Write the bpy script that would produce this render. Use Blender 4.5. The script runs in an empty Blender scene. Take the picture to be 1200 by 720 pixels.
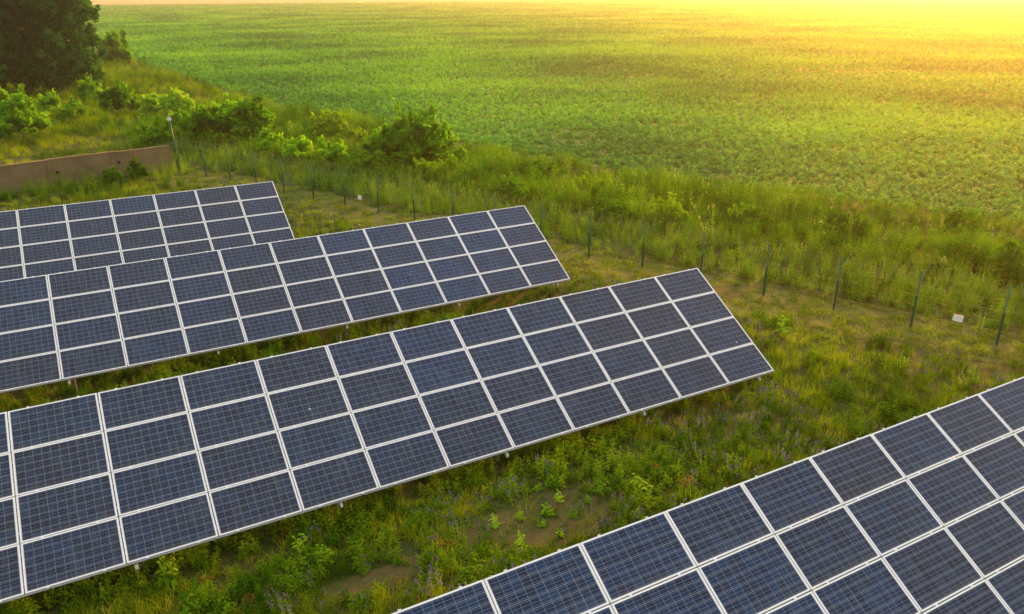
import bpy, math, random
import numpy as np
from mathutils import Vector, Matrix
R_ = math.radians
S = bpy.context.scene
C = S.collection
rng = np.random.default_rng(11)
random.seed(5)

# ------------------------------------------------------------------ camera
H = 10.7                                   # camera height above the ground
FPX = 914.9                                # focal length for a 1200 px wide frame
W = np.array([[0.88026566, -0.18368735, 0.43748294],
              [-0.47442947, -0.32713434, 0.81725137],
              [-0.00700304, -0.92695312, -0.37511182]])   # world <- (right, down, forward)
cam = bpy.data.cameras.new('camera'); cam_o = bpy.data.objects.new('camera', cam); C.objects.link(cam_o)
cam.sensor_width = 36; cam.lens = FPX / 1200 * 36; cam.clip_start = 0.1; cam.clip_end = 9000
M4 = Matrix([[W[0, 0], -W[0, 1], -W[0, 2], 0], [W[1, 0], -W[1, 1], -W[1, 2], 0],
             [W[2, 0], -W[2, 1], -W[2, 2], H], [0, 0, 0, 1]])
cam_o.matrix_world = M4
S.camera = cam_o

# ------------------------------------------------------------------ light
SUN_EL, SUN_AZ = 13.0, 59.0                # azimuth clockwise from +Y
SUN_STR, SKY_STR, EXPOSURE = 3.9, 0.105, 1.68
VEIL = 0.65
HAZE_DENSITY, HAZE_G = 0.00052, 0.8
wd = bpy.data.worlds.new('World'); S.world = wd; wd.use_nodes = True
sky = wd.node_tree.nodes.new('ShaderNodeTexSky'); sky.sky_type = 'NISHITA'; sky.sun_disc = False
sky.sun_elevation = R_(SUN_EL); sky.sun_rotation = R_(SUN_AZ)
sky.air_density = 1.0; sky.dust_density = 3.0; sky.ozone_density = 0.6
bg = wd.node_tree.nodes['Background']; bg.inputs[1].default_value = SKY_STR
veil = wd.node_tree.nodes.new('ShaderNodeMix'); veil.data_type = 'RGBA'; veil.inputs[0].default_value = VEIL   # thin high cloud over the whole sky
veil.inputs[7].default_value = (3.7, 3.6, 3.15, 1)
_n = wd.node_tree.nodes; _l = wd.node_tree.links       # the cloud veil is three times brighter overhead than at the horizon
_tc = _n.new('ShaderNodeTexCoord'); _sx = _n.new('ShaderNodeSeparateXYZ'); _l.new(_tc.outputs['Generated'], _sx.inputs[0])
_mr = _n.new('ShaderNodeMapRange'); _l.new(_sx.outputs[2], _mr.inputs['Value']); _mr.inputs['From Min'].default_value = 0; _mr.inputs['From Max'].default_value = 1
_mr.inputs['To Min'].default_value = .40; _mr.inputs['To Max'].default_value = 1.35
_vm = _n.new('ShaderNodeVectorMath'); _vm.operation = 'SCALE'; _vm.inputs[0].default_value = (3.7, 3.65, 3.35); _l.new(_mr.outputs[0], _vm.inputs['Scale']); _l.new(_vm.outputs[0], veil.inputs[7])
wd.node_tree.links.new(sky.outputs[0], veil.inputs[6]); wd.node_tree.links.new(veil.outputs[2], bg.inputs[0])
sl = bpy.data.lights.new('sun', 'SUN'); sl.energy = SUN_STR; sl.angle = R_(8); sl.color = (1.0, 0.40, 0.04)
so = bpy.data.objects.new('sun', sl); C.objects.link(so)
sd = Vector((math.sin(R_(SUN_AZ)) * math.cos(R_(SUN_EL)), math.cos(R_(SUN_AZ)) * math.cos(R_(SUN_EL)), math.sin(R_(SUN_EL))))
so.rotation_euler = sd.to_track_quat('Z', 'Y').to_euler()
S.view_settings.view_transform = 'Standard'; S.view_settings.look = 'None'
S.view_settings.gamma = 1; S.view_settings.exposure = EXPOSURE
S.render.engine = 'CYCLES'
cy = S.cycles
cy.max_bounces = 5; cy.diffuse_bounces = 3; cy.glossy_bounces = 2; cy.transmission_bounces = 3; cy.volume_bounces = 1
cy.use_denoising = True; cy.sample_clamp_indirect = 6

# ------------------------------------------------------------------ helpers
def link(o, parent=None):
    C.objects.link(o)
    if parent: o.parent = parent
    return o
def tag(o, label=None, cat=None, group=None, kind=None):
    for k, v in (('label', label), ('category', cat), ('group', group), ('kind', kind)):
        if v: o[k] = v
    return o
def empty(name, loc, rz=0):
    o = bpy.data.objects.new(name, None); link(o); o.location = loc; o.rotation_euler = (0, 0, rz); o.empty_display_size = .2
    return o
def mesh_arr(name, V, F, mats, mi=None, smooth=False):
    """V n x 3, F list of faces or an m x k array of quads or triangles"""
    me = bpy.data.meshes.new(name)
    V = np.asarray(V, np.float32)
    if isinstance(F, np.ndarray):
        m, k = F.shape
        me.vertices.add(len(V)); me.vertices.foreach_set('co', V.ravel())
        me.loops.add(m * k); me.loops.foreach_set('vertex_index', F.astype(np.int32).ravel())
        me.polygons.add(m); me.polygons.foreach_set('loop_start', np.arange(m, dtype=np.int32) * k)
        try: me.polygons.foreach_set('loop_total', np.full(m, k, np.int32))
        except Exception: pass
    else:
        me.from_pydata(V.tolist(), [], F)
    for a in (mats if isinstance(mats, (list, tuple)) else [mats]): me.materials.append(a)
    if mi is not None: me.polygons.foreach_set('material_index', np.asarray(mi, np.int32))
    if smooth: me.polygons.foreach_set('use_smooth', [True] * len(me.polygons))
    me.update(calc_edges=True); me.validate()
    return me
class MB:
    def __init__(s): s.V = []; s.F = []; s.M = []
    def quadmesh(s, V, F, m=0):
        b = len(s.V); s.V += [tuple(v) for v in V]; s.F += [tuple(i + b for i in f) for f in F]; s.M += [m] * len(F)
    def box(s, c, d, m=0, rot=None):
        P = []
        for z in (-.5, .5):
            for x, y in ((-.5, -.5), (.5, -.5), (.5, .5), (-.5, .5)):
                v = Vector((x * d[0], y * d[1], z * d[2]))
                if rot is not None: v = rot @ v
                P.append(v + Vector(c))
        s.quadmesh(P, [(3, 2, 1, 0), (4, 5, 6, 7), (0, 1, 5, 4), (1, 2, 6, 5), (2, 3, 7, 6), (3, 0, 4, 7)], m)
    def bar(s, a, b, w, h, m=0, up=(0, 0, 1)):
        a = Vector(a); b = Vector(b); x = (b - a); L = x.length; x.normalize()
        y = Vector(up).cross(x)
        if y.length < 1e-4: y = Vector((0, 1, 0)).cross(x)
        y.normalize(); z = x.cross(y)
        s.box((a + b) / 2, (L, w, h), m, Matrix((x, y, z)).transposed())
    def tube(s, pts, rad, n=6, m=0, cap=True):
        pts = [Vector(p) for p in pts]; k = len(pts)
        if not hasattr(rad, '__len__'): rad = [rad] * k
        V = []; F = []; prev = None
        for i, p in enumerate(pts):
            t = (pts[min(i + 1, k - 1)] - pts[max(i - 1, 0)]).normalized()
            u = (Vector((0, 0, 1)) if abs(t.z) < .9 else Vector((1, 0, 0))) if prev is None else prev
            a = (u - t * u.dot(t)).normalized(); b = t.cross(a); prev = a
            for j in range(n):
                q = 2 * math.pi * j / n
                V.append(p + (a * math.cos(q) + b * math.sin(q)) * rad[i])
        for i in range(k - 1):
            for j in range(n):
                F.append((i * n + j, i * n + (j + 1) % n, (i + 1) * n + (j + 1) % n, (i + 1) * n + j))
        if cap: F += [tuple(range(n - 1, -1, -1)), tuple((k - 1) * n + j for j in range(n))]
        s.quadmesh(V, F, m)
    def build(s, name, mats, parent=None, smooth=False):
        me = mesh_arr(name, s.V, s.F, mats, s.M, smooth)
        return link(bpy.data.objects.new(name, me), parent)
def at(px, py, z=0.0):
    """where the ray of a photograph pixel meets the level z"""
    v = W @ np.array([(px - 600) / FPX, (py - 360) / FPX, 1.0]); return v * ((z - H) / v[2]) + np.array([0, 0, H])
def project(P):
    c = (np.asarray(P) - np.array([0, 0, H])) @ W
    zz = np.maximum(c[..., 2], 1e-3)
    return 600 + FPX * c[..., 0] / zz, 360 + FPX * c[..., 1] / zz, c[..., 2]

# fence line: start, unit direction towards the near end, outward normal
F0 = np.array([6.09, 52.07]); FD = np.array([1.0865, -2.3118]); FSTEP = 2.5544; FD = FD / np.linalg.norm(FD); FN = np.array([-FD[1], FD[0]])
def fence_xy(s, o=0): p = F0 + FD * s + FN * o; return float(p[0]), float(p[1])
def fcoords(P): d = P[:, :2] - F0; return d @ FD, d @ FN
CROP_S = [-900, -300, -174, -121, -47, -22, -4, 5, 25, 34, 60]; CROP_O = [400, 130, 80, 57, 31.5, 24, 20, 18.5, 16, 17, 19]
def crop_edge(s): return np.interp(s, CROP_S, CROP_O)

# ------------------------------------------------------------------ materials
def mat(name):
    m = bpy.data.materials.new(name); m.use_nodes = True; nt = m.node_tree
    for n in list(nt.nodes): nt.nodes.remove(n)
    return m, nt, nt.nodes.new('ShaderNodeOutputMaterial')
def N(nt, t, **kw):
    n = nt.nodes.new('ShaderNode' + t)
    for k, v in kw.items():
        if k.startswith('i_'):
            n.inputs[k[2:].replace('_', ' ')].default_value = v
        else: setattr(n, k, v)
    return n
def noise(nt, vec, scale, detail=3, rough=.55):
    n = N(nt, 'TexNoise'); n.inputs['Scale'].default_value = scale; n.inputs['Detail'].default_value = detail; n.inputs['Roughness'].default_value = rough
    nt.links.new(vec, n.inputs['Vector']); return n.outputs['Fac']
def ramp(nt, fac, stops):
    r = N(nt, 'ValToRGB'); e = r.color_ramp.elements
    while len(e) < len(stops): e.new(.5)
    for i, (p, c) in enumerate(stops): e[i].position = p; e[i].color = (*c, 1)
    nt.links.new(fac, r.inputs[0]); return r.outputs[0]
def mixc(nt, f, a, b, bt='MIX'):
    n = N(nt, 'Mix', data_type='RGBA', blend_type=bt)
    for s_, v in ((n.inputs[0], f), (n.inputs[6], a), (n.inputs[7], b)):
        if isinstance(v, (int, float)): s_.default_value = v
        elif isinstance(v, tuple): s_.default_value = (*v, 1)
        else: nt.links.new(v, s_)
    return n.outputs[2]
def math_(nt, op, a, b=None, c=None, clamp=False):
    n = N(nt, 'Math', operation=op, use_clamp=clamp)
    for i, v in enumerate((a, b, c)):
        if v is None: continue
        if isinstance(v, (int, float)): n.inputs[i].default_value = v
        else: nt.links.new(v, n.inputs[i])
    return n.outputs[0]
def foliage(name, dark, mid, light, trans=.35, scale=.35, gloss=.0, contrast=1.6):
    """leaf material: hue drifts over the land and differs from plant to plant"""
    m, nt, out = mat(name)
    g = N(nt, 'NewGeometry'); oi = N(nt, 'ObjectInfo')
    big = noise(nt, g.outputs['Position'], scale, 3)
    rnd = oi.outputs['Random']
    f = math_(nt, 'ADD', math_(nt, 'MULTIPLY', math_(nt, 'SUBTRACT', big, .5), contrast), math_(nt, 'MULTIPLY', rnd, .5))
    f = math_(nt, 'ADD', f, .25)
    fine = math_(nt, 'MULTIPLY', math_(nt, 'SUBTRACT', noise(nt, g.outputs['Position'], 9, 1), .5), .5)
    f = math_(nt, 'ADD', f, fine, clamp=True)
    col = ramp(nt, f, [(.15, dark), (.5, mid), (.9, light)])
    d = N(nt, 'BsdfDiffuse'); t = N(nt, 'BsdfTranslucent'); gl = N(nt, 'BsdfGlossy'); gl.inputs['Roughness'].default_value = .45
    gl.inputs['Color'].default_value = (.6, .65, .6, 1)
    nt.links.new(col, d.inputs[0])
    tc = mixc(nt, 1.0, col, (1.05, 1.6, .30), 'MULTIPLY'); nt.links.new(tc, t.inputs[0])
    mx = N(nt, 'MixShader'); mx.inputs[0].default_value = trans
    nt.links.new(d.outputs[0], mx.inputs[1]); nt.links.new(t.outputs[0], mx.inputs[2])
    fr = N(nt, 'Fresnel'); fr.inputs[0].default_value = 1.35
    m2 = N(nt, 'MixShader'); nt.links.new(math_(nt, 'MULTIPLY', fr.outputs[0], gloss), m2.inputs[0])
    nt.links.new(mx.outputs[0], m2.inputs[1]); nt.links.new(gl.outputs[0], m2.inputs[2]); nt.links.new(m2.outputs[0], out.inputs[0])
    return m
def plain(name, col, rough=.6, metal=0, var=.15, scale=6, spec=.4):
    m, nt, out = mat(name); p = N(nt, 'BsdfPrincipled'); nt.links.new(p.outputs[0], out.inputs[0])
    tc = N(nt, 'TexCoord'); f = noise(nt, tc.outputs['Object'], scale, 4)
    c = ramp(nt, f, [(.3, tuple(x * (1 - var) for x in col)), (.7, tuple(min(1, x * (1 + var)) for x in col))])
    nt.links.new(c, p.inputs['Base Color']); p.inputs['Roughness'].default_value = rough; p.inputs['Metallic'].default_value = metal
    p.inputs['Specular IOR Level'].default_value = spec
    return m

M = {}
M['grass'] = foliage('grass_blades', (.055, .108, .004), (.175, .245, .006), (.420, .410, .016), .35, .30)
M['pale_grass'] = foliage('pale_tall_grass', (.095, .185, .012), (.170, .290, .018), (.290, .390, .035), .35, .25)
M['straw'] = foliage('straw', (.10, .10, .025), (.20, .17, .05), (.34, .28, .10), .2, .5)
M['weed'] = foliage('weed_leaves', (.026, .085, .003), (.100, .205, .006), (.260, .350, .012), .35, .35)
M['belt'] = foliage('belt_weeds', (.034, .112, .005), (.125, .265, .007), (.300, .400, .012), .35, .22)
M['bright'] = foliage('bright_leaves', (.12, .25, .012), (.24, .42, .020), (.42, .56, .03), .4, 1.2)
M['crop'] = foliage('crop_leaves', (.040, .180, .024), (.140, .400, .038), (.360, .580, .042), .3, .035, gloss=.05, contrast=2.0)
M['bush'] = foliage('bush_leaves', (.045, .130, .005), (.180, .360, .010), (.380, .530, .020), .5, .9)
M['tree'] = foliage('tree_leaves', (.010, .052, .016), (.028, .115, .028), (.090, .240, .036), .3, .35)
M['purple'] = foliage('purple_petals', (.08, .07, .16), (.13, .11, .26), (.20, .17, .36), .3, 1.0)
M['seed'] = foliage('green_seedheads', (.13, .18, .035), (.18, .24, .045), (.26, .30, .07), .3, 1.0)
M['rust'] = foliage('rusty_seedheads', (.11, .06, .018), (.16, .085, .025), (.22, .12, .03), .3, 1.0)
M['cream'] = foliage('cream_umbels', (.28, .30, .12), (.40, .40, .17), (.50, .48, .22), .3, 1.0)
M['bark'] = plain('bark', (.075, .058, .04), .9, 0, .35, 8)
M['stem'] = plain('green_stem', (.07, .10, .03), .7, 0, .3, 8)
M['alu'] = plain('aluminium_frame', (.86, .83, .83), .40, .05, .05, 3)
M['galv'] = plain('galvanised_steel', (.42, .43, .44), .5, .6, .12, 5)
M['back'] = plain('white_backsheet', (.62, .62, .62), .7)
M['postgreen'] = plain('dark_green_paint', (.008, .075, .040), .45, 0, .2, 4)
M['postpale'] = plain('pale_green_upper', (.06, .19, .09), .95, 0, .1, 4)
M['net'] = plain('green_netting', (.06, .10, .04), .6, 0, .1, 4)
M['wire'] = plain('galvanised_wire', (.22, .27, .15), .95, .0, .1, 4)
M['white'] = plain('white_plate', (.78, .76, .70), .5, 0, .05, 5)
M['grey'] = plain('grey_plastic', (.25, .26, .27), .5, 0, .05, 5)
M['wood'] = plain('weathered_wood', (.16, .13, .10), .85, 0, .2, 2)

def glass_mat():
    m, nt, out = mat('solar_cells')
    p = N(nt, 'BsdfPrincipled'); nt.links.new(p.outputs[0], out.inputs[0])
    uv = N(nt, 'UVMap'); sp = N(nt, 'SeparateXYZ'); nt.links.new(uv.outputs[0], sp.inputs[0])
    U, Vv = sp.outputs[0], sp.outputs[1]       # metres over the laminate
    def line(x, pitch, off, half):             # 1 on a line
        q = math_(nt, 'ABSOLUTE', math_(nt, 'SUBTRACT', math_(nt, 'MODULO', math_(nt, 'ADD', math_(nt, 'SUBTRACT', x, off), 50 * pitch + pitch / 2), pitch), pitch / 2))
        return math_(nt, 'LESS_THAN', q, half)
    CP = .1575; U0 = (1.594 - 10 * CP) / 2; V0 = (.934 - 6 * CP) / 2
    gap = math_(nt, 'MAXIMUM', line(U, CP, U0, .0019), line(Vv, CP, V0, .0030))
    bus = line(Vv, CP / 3, V0 + CP / 6, .0026)
    fu = math_(nt, 'LESS_THAN', math_(nt, 'ABSOLUTE', math_(nt, 'SUBTRACT', U, .797)), 5 * CP - .001)
    oi = N(nt, 'ObjectInfo'); rnd = oi.outputs['Random']
    g = N(nt, 'TexCoord')
    # flakes of the crystal, cell-to-cell tone, module-to-module tone
    vo = N(nt, 'TexVoronoi'); vo.inputs['Scale'].default_value = 55; nt.links.new(uv.outputs[0], vo.inputs['Vector'])
    wn = N(nt, 'TexWhiteNoise', noise_dimensions='4D')
    fl = N(nt, 'VectorMath', operation='FLOOR'); sc = N(nt, 'VectorMath', operation='DIVIDE'); sc.inputs[1].default_value = (CP, CP, 1)
    ad = N(nt, 'VectorMath', operation='SUBTRACT'); ad.inputs[1].default_value = (U0, V0, 0); nt.links.new(uv.outputs[0], ad.inputs[0])
    nt.links.new(ad.outputs[0], sc.inputs[0]); nt.links.new(sc.outputs[0], fl.inputs[0]); nt.links.new(fl.outputs[0], wn.inputs['Vector'])
    nt.links.new(math_(nt, 'MULTIPLY', rnd, 97), wn.inputs['W'])
    vb = N(nt, 'SeparateXYZ'); nt.links.new(vo.outputs['Color'], vb.inputs[0])
    tone = math_(nt, 'ADD', math_(nt, 'MULTIPLY', vb.outputs[0], .45), math_(nt, 'MULTIPLY', wn.outputs['Value'], .55))
    c = ramp(nt, tone, [(.1, (.003, .008, .027)), (.55, (.005, .017, .050)), (.95, (.010, .034, .086))])
    tint = ramp(nt, rnd, [(0, (1.25, .95, .95)), (.35, (1.0, 1.0, 1.0)), (.7, (.8, 1.05, 1.15)), (1, (.7, 1.15, 1.25))])  # module tints stand in for the varying sky reflection
    c = mixc(nt, 1.0, c, tint, 'MULTIPLY')
    lo_ = noise(nt, oi.outputs['Location'], .13, 1)          # hue drift along the rows, painted in for the sky's uneven reflection
    c = mixc(nt, 1.0, c, ramp(nt, lo_, [(.35, (1.3, 1.0, .92)), (.5, (1.0, 1.05, 1.05)), (.62, (.55, 1.35, 1.45))]), 'MULTIPLY')
    c = mixc(nt, math_(nt, 'MULTIPLY', bus, .75), c, (.19, .21, .26))
    c = mixc(nt, math_(nt, 'MULTIPLY', gap, .85), c, (.33, .35, .40))
    c = mixc(nt, fu, (.62, .62, .63), c)
    # thin uneven dust, heavier towards the low edge of each module
    dn = noise(nt, g.outputs['Object'], 2.2, 5, .65)
    low = math_(nt, 'MULTIPLY', math_(nt, 'SUBTRACT', .12, Vv, clamp=True), 2.2)
    du = math_(nt, 'ADD', math_(nt, 'MULTIPLY', dn, .035), math_(nt, 'MULTIPLY', low, dn), clamp=True)
    c = mixc(nt, du, c, (.30, .28, .25))
    # rain streaks running down the slope and a few droppings
    mp = N(nt, 'Mapping'); mp.inputs['Scale'].default_value = (9, .8, 1); nt.links.new(g.outputs['Object'], mp.inputs[0])
    cb = N(nt, 'VectorMath', operation='ADD'); nt.links.new(mp.outputs[0], cb.inputs[0]); nt.links.new(oi.outputs['Location'], cb.inputs[1])
    stn = math_(nt, 'MULTIPLY', math_(nt, 'SUBTRACT', noise(nt, cb.outputs[0], 1.6, 4, .6), .52, clamp=True), .55)
    c = mixc(nt, stn, c, (.30, .29, .27))
    cd = N(nt, 'VectorMath', operation='ADD'); nt.links.new(g.outputs['Object'], cd.inputs[0]); nt.links.new(oi.outputs['Location'], cd.inputs[1])
    vd = N(nt, 'TexVoronoi'); vd.inputs['Scale'].default_value = 1.1; nt.links.new(cd.outputs[0], vd.inputs['Vector'])
    sv = N(nt, 'SeparateXYZ'); nt.links.new(vd.outputs['Color'], sv.inputs[0])
    drop = math_(nt, 'MULTIPLY', math_(nt, 'LESS_THAN', vd.outputs['Distance'], .026), math_(nt, 'GREATER_THAN', sv.outputs[0], .6))
    c = mixc(nt, drop, c, (.6, .6, .56))
    nt.links.new(c, p.inputs['Base Color'])
    p.inputs['Roughness'].default_value = .14; p.inputs['IOR'].default_value = 1.38; p.inputs['Specular IOR Level'].default_value = .30
    nt.links.new(math_(nt, 'ADD', .10, math_(nt, 'MULTIPLY', dn, .16)), p.inputs['Roughness'])
    return m
M['cells'] = glass_mat()

def ground_mat(name, stops, s1, stops2=None, s2=.05, bump=.05, rough=.95, bscale=12, stretch=None):
    m, nt, out = mat(name); p = N(nt, 'BsdfPrincipled'); nt.links.new(p.outputs[0], out.inputs[0])
    g = N(nt, 'NewGeometry'); vec = g.outputs['Position']
    c = ramp(nt, noise(nt, vec, s1, 6, .65), stops)
    if stops2:
        v2 = vec
        if stretch:
            mp = N(nt, 'Mapping'); nt.links.new(vec, mp.inputs[0]); mp.inputs['Rotation'].default_value = (0, 0, stretch[0]); mp.inputs['Scale'].default_value = (stretch[1], stretch[2], 1); v2 = mp.outputs[0]
        c2 = ramp(nt, noise(nt, v2, s2, 4, .6), stops2)
        c = mixc(nt, .5, c, c2)
    nt.links.new(c, p.inputs['Base Color']); p.inputs['Roughness'].default_value = rough; p.inputs['Specular IOR Level'].default_value = .15
    b = N(nt, 'Bump'); b.inputs['Distance'].default_value = bump; b.inputs['Strength'].default_value = .8
    nt.links.new(noise(nt, vec, bscale, 5, .7), b.inputs['Height']); nt.links.new(b.outputs[0], p.inputs['Normal'])
    return m
M['ground'] = ground_mat('meadow_soil', [(.3, (.040, .038, .012)), (.5, (.060, .070, .018)), (.62, (.045, .080, .010)), (.8, (.08, .12, .015))], 1.3,
                         [(.35, (.045, .060, .012)), (.65, (.075, .09, .02))], .25, .04)
M['soil'] = ground_mat('bare_soil', [(.3, (.075, .058, .022)), (.5, (.125, .090, .036)), (.62, (.080, .100, .020))], 3.5, [(.38, (.12, .085, .033)), (.58, (.055, .080, .014))], .8, .03)
M['redsoil'] = ground_mat('reddish_field_soil', [(.3, (.16, .085, .035)), (.6, (.24, .13, .055)), (.75, (.10, .11, .02))], 1.5, None, .5, .05)
M['mown'] = ground_mat('flattened_straw', [(.35, (.09, .10, .022)), (.5, (.17, .16, .045)), (.62, (.07, .11, .014))], 3.0, [(.38, (.15, .15, .04)), (.52, (.06, .10, .012))], .5, .05)
M['field'] = ground_mat('crop_canopy', [(.3, (.015, .055, .010)), (.5, (.040, .115, .018)), (.7, (.08, .17, .025))], 1.6,
                        [(.38, (.035, .085, .016)), (.5, (.060, .15, .025)), (.62, (.14, .22, .035))], .028, .35, .9, .9, (R_(-28), .35, 2.2))
M['wheat'] = ground_mat('ripe_wheat', [(.3, (.36, .25, .13)), (.7, (.46, .34, .18))], .02, [(.35, (.38, .24, .13)), (.65, (.44, .38, .17))], .004, .1, .95, .3)

# ------------------------------------------------------------------ setting
def sheet(name, pts, z, m, kind='structure'):
    me = mesh_arr(name, [(x, y, z) for x, y in pts], [list(range(len(pts)))], m)
    o = link(bpy.data.objects.new(name, me)); o['kind'] = kind; return o
G = 4200
sheet('ground', [(-G, -G), (G, -G), (G, G), (-G, G)], 0, M['ground'])
# green crop field, its near edge wandering along the weed belt
edge = []
for s_ in np.concatenate([np.linspace(90, -60, 70), np.linspace(-66, -620, 60)]):
    o_ = float(crop_edge(s_)) + .9 * math.sin(s_ * .33) + .6 * math.sin(s_ * .9 + 1)
    edge.append(fence_xy(s_, o_))
far = [(-60, 1062), (27, 1015), (150, 960), (285, 893), (392, 815), (492, 728), (640, 630), (900, 480), (1500, 300), (1500, -400), (200, -200)]
sheet('crop_field', edge + far, .012, M['field'])
sheet('wheat_field', [(-900, 1500), (-60, 1062.5), (27, 1015.5), (150, 960.5), (285, 893.5), (392, 815.5), (492, 728.5), (640, 630.5), (900, 480.5), (1500, 300.5), (3800, 300), (3800, 3800), (-900, 3800)], .05, M['wheat'])
mown = [fence_xy(s_, 1.1 + .35 * math.sin(s_ * .8) + .2 * math.sin(s_ * 2.1)) for s_ in np.linspace(-10, 60, 120)] + \
       [fence_xy(s_, -2.0 - .7 * math.sin(s_ * .37 + 1) - .35 * math.sin(s_ * 1.5)) for s_ in np.linspace(60, -10, 120)]
sheet('path', mown, .008, M['mown'])
def blob(cx, cy, rx, ry, seed, n=48, rot=0):
    r = random.Random(seed); ph = [r.uniform(0, 6.28) for _ in range(4)]; P = []
    for i in range(n):
        a = 2 * math.pi * i / n; k = 1 + .16 * math.sin(2 * a + ph[0]) + .13 * math.sin(3 * a + ph[1]) + .08 * math.sin(7 * a + ph[2]) + .05 * math.sin(11 * a + ph[3])
        x, y = rx * k * math.cos(a), ry * k * math.sin(a)
        P.append((cx + x * math.cos(rot) - y * math.sin(rot), cy + x * math.sin(rot) + y * math.cos(rot)))
    return P
BARE = [(7.2, 12.1, 2.0, 1.0, 1), (3.4, 12.0, 1.0, .45, 4), (20.6, 20.6, 1.3, .6, 9)]
for bx, by, rx, ry, sd_ in BARE: sheet('bare_soil_patch', blob(bx, by, rx, ry, sd_), .012 + .004 * BARE.index((bx, by, rx, ry, sd_)), M['soil'])

# ------------------------------------------------------------------ plants: prototype meshes
def blades(n, h, spread, w, lean, seed, hv=.45, seg=3):
    """n curved tapering blades rising from a patch"""
    r = np.random.default_rng(seed); V = []; F = []
    for i in range(n):
        a = r.uniform(0, 2 * np.pi); rr = spread * math.sqrt(r.uniform()); bx, by = rr * math.cos(a), rr * math.sin(a)
        d = r.uniform(0, 2 * np.pi); hh = h * (1 - hv * r.uniform()); ln = lean * hh * r.uniform(.2, 1.2); q = d + np.pi / 2 + r.uniform(-.6, .6)
        b = len(V)
        for k in range(seg + 1):
            t = k / seg; ww = w * (1 - t * .92) * .5; x = bx + math.cos(d) * ln * t ** 2; y = by + math.sin(d) * ln * t ** 2; z = hh * (t - .22 * lean * t * t)
            V.append((x - math.cos(q) * ww, y - math.sin(q) * ww, z)); V.append((x + math.cos(q) * ww, y + math.sin(q) * ww, z))
        for k in range(seg): F.append((b + 2 * k, b + 2 * k + 1, b + 2 * k + 3, b + 2 * k + 2))
    return V, F
def leaf(V, F, p, d, L, w, up, r, droop=.5):
    """a folded oval leaf from p along heading d, rising by up"""
    sx, sy = -math.sin(d), math.cos(d); b = len(V)
    for t, k in ((0, .12), (.35, 1), (.7, .75), (1, .05)):
        x = p[0] + math.cos(d) * L * t; y = p[1] + math.sin(d) * L * t; z = p[2] + L * (up * t - droop * t * t)
        kk = w * k * .5
        V += [(x - sx * kk, y - sy * kk, z + kk * .35), (x, y, z), (x + sx * kk, y + sy * kk, z + kk * .35)]
    for k in range(3):
        for j in range(2): a = b + 3 * k + j; F.append((a, a + 1, a + 4, a + 3))
def broad(stems, h, spread, L, w, n, seed, top=None):
    """leafy stems; top=(count, size) adds a flower or seed cluster in slot 1"""
    r = np.random.default_rng(seed); V = []; F = []; MI = []
    for s_ in range(stems):
        a = r.uniform(0, 6.28); rr = spread * math.sqrt(r.uniform()); x, y = rr * math.cos(a), rr * math.sin(a); hh = h * r.uniform(.6, 1.05)
        lx, ly = r.uniform(-.25, .25, 2) * hh
        b = len(V)
        V += [(x - .006, y, 0), (x + .006, y, 0), (x + lx + .004, y + ly, hh), (x + lx - .004, y + ly, hh)]; F.append((b, b + 1, b + 2, b + 3)); MI.append(0)
        for k in range(n):
            t = (k + .6) / n; f0 = len(F)
            leaf(V, F, (x + lx * t, y + ly * t, hh * t), k * 2.4 + r.uniform(-.4, .4), L * (1.1 - .55 * t) * r.uniform(.8, 1.15), w * (1.1 - .5 * t), r.uniform(.1, .7), r, r.uniform(.3, .8))
            MI += [0] * (len(F) - f0)
        if top:
            for k in range(top[0]):
                c = np.array([x + lx, y + ly, hh]) + r.normal(0, 1, 3) * np.array([.35, .35, 1.2]) * top[1] * 2 + np.array([0, 0, top[1]])
                e = r.normal(0, 1, (2, 3)); e /= np.linalg.norm(e, axis=1)[:, None]; e *= top[1]; b = len(V)
                V += [tuple(c - e[0] - e[1]), tuple(c + e[0] - e[1]), tuple(c + e[0] + e[1]), tuple(c - e[0] + e[1])]; F.append((b, b + 1, b + 2, b + 3)); MI.append(1)
    return V, F, MI
def proto(name, V, F, mats, MI=None):
    return bpy.data.objects.new(name, mesh_arr(name, V, np.array(F), mats, MI))
def seedgrass(n, h, spread, seed, headmat):
    V, F = blades(n, h, spread, .012, .35, seed, .4)
    MI = [0] * len(F); r = np.random.default_rng(seed + 50)
    for i in range(n // 3):
        a = r.uniform(0, 6.28); rr = spread * math.sqrt(r.uniform()); x, y = rr * math.cos(a), rr * math.sin(a); hh = h * r.uniform(.95, 1.25); lx, ly = r.normal(0, .12, 2) * hh
        b = len(V); V += [(x - .004, y, 0), (x + .004, y, 0), (x + lx + .003, y + ly, hh), (x + lx - .003, y + ly, hh)]; F.append((b, b + 1, b + 2, b + 3)); MI.append(0)
        for q in (0, 1.57):
            cx, sx = math.cos(q) * .014, math.sin(q) * .014; b = len(V)
            V += [(x + lx, y + ly, hh - .02), (x + lx + cx, y + ly + sx, hh + .06), (x + lx * 1.12, y + ly * 1.12, hh + .16), (x + lx - cx, y + ly - sx, hh + .06)]; F.append((b, b + 1, b + 2, b + 3)); MI.append(1)
    return V, F, [headmat and 1 if i else 0 for i in MI]
P_grass = [proto('grass_tuft', *blades(26, .42, .16, .014, .8, 10 + i), [M['grass']]) for i in range(4)]
P_low = [proto('low_grass_tuft', *blades(26, .17, .17, .016, 1.2, 30 + i), [M['grass']]) for i in range(3)]
P_pale = []
for i in range(4):
    V, F, MI = seedgrass(26, .8, .17, 40 + i, 1); P_pale.append(proto('pale_grass_tuft', V, F, [M['pale_grass'], M['seed']], MI))
P_straw = [proto('straw_tuft', *blades(22, .16, .2, .012, 2.2, 50 + i), [M['straw']]) for i in range(3)]
P_weed = []
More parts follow.
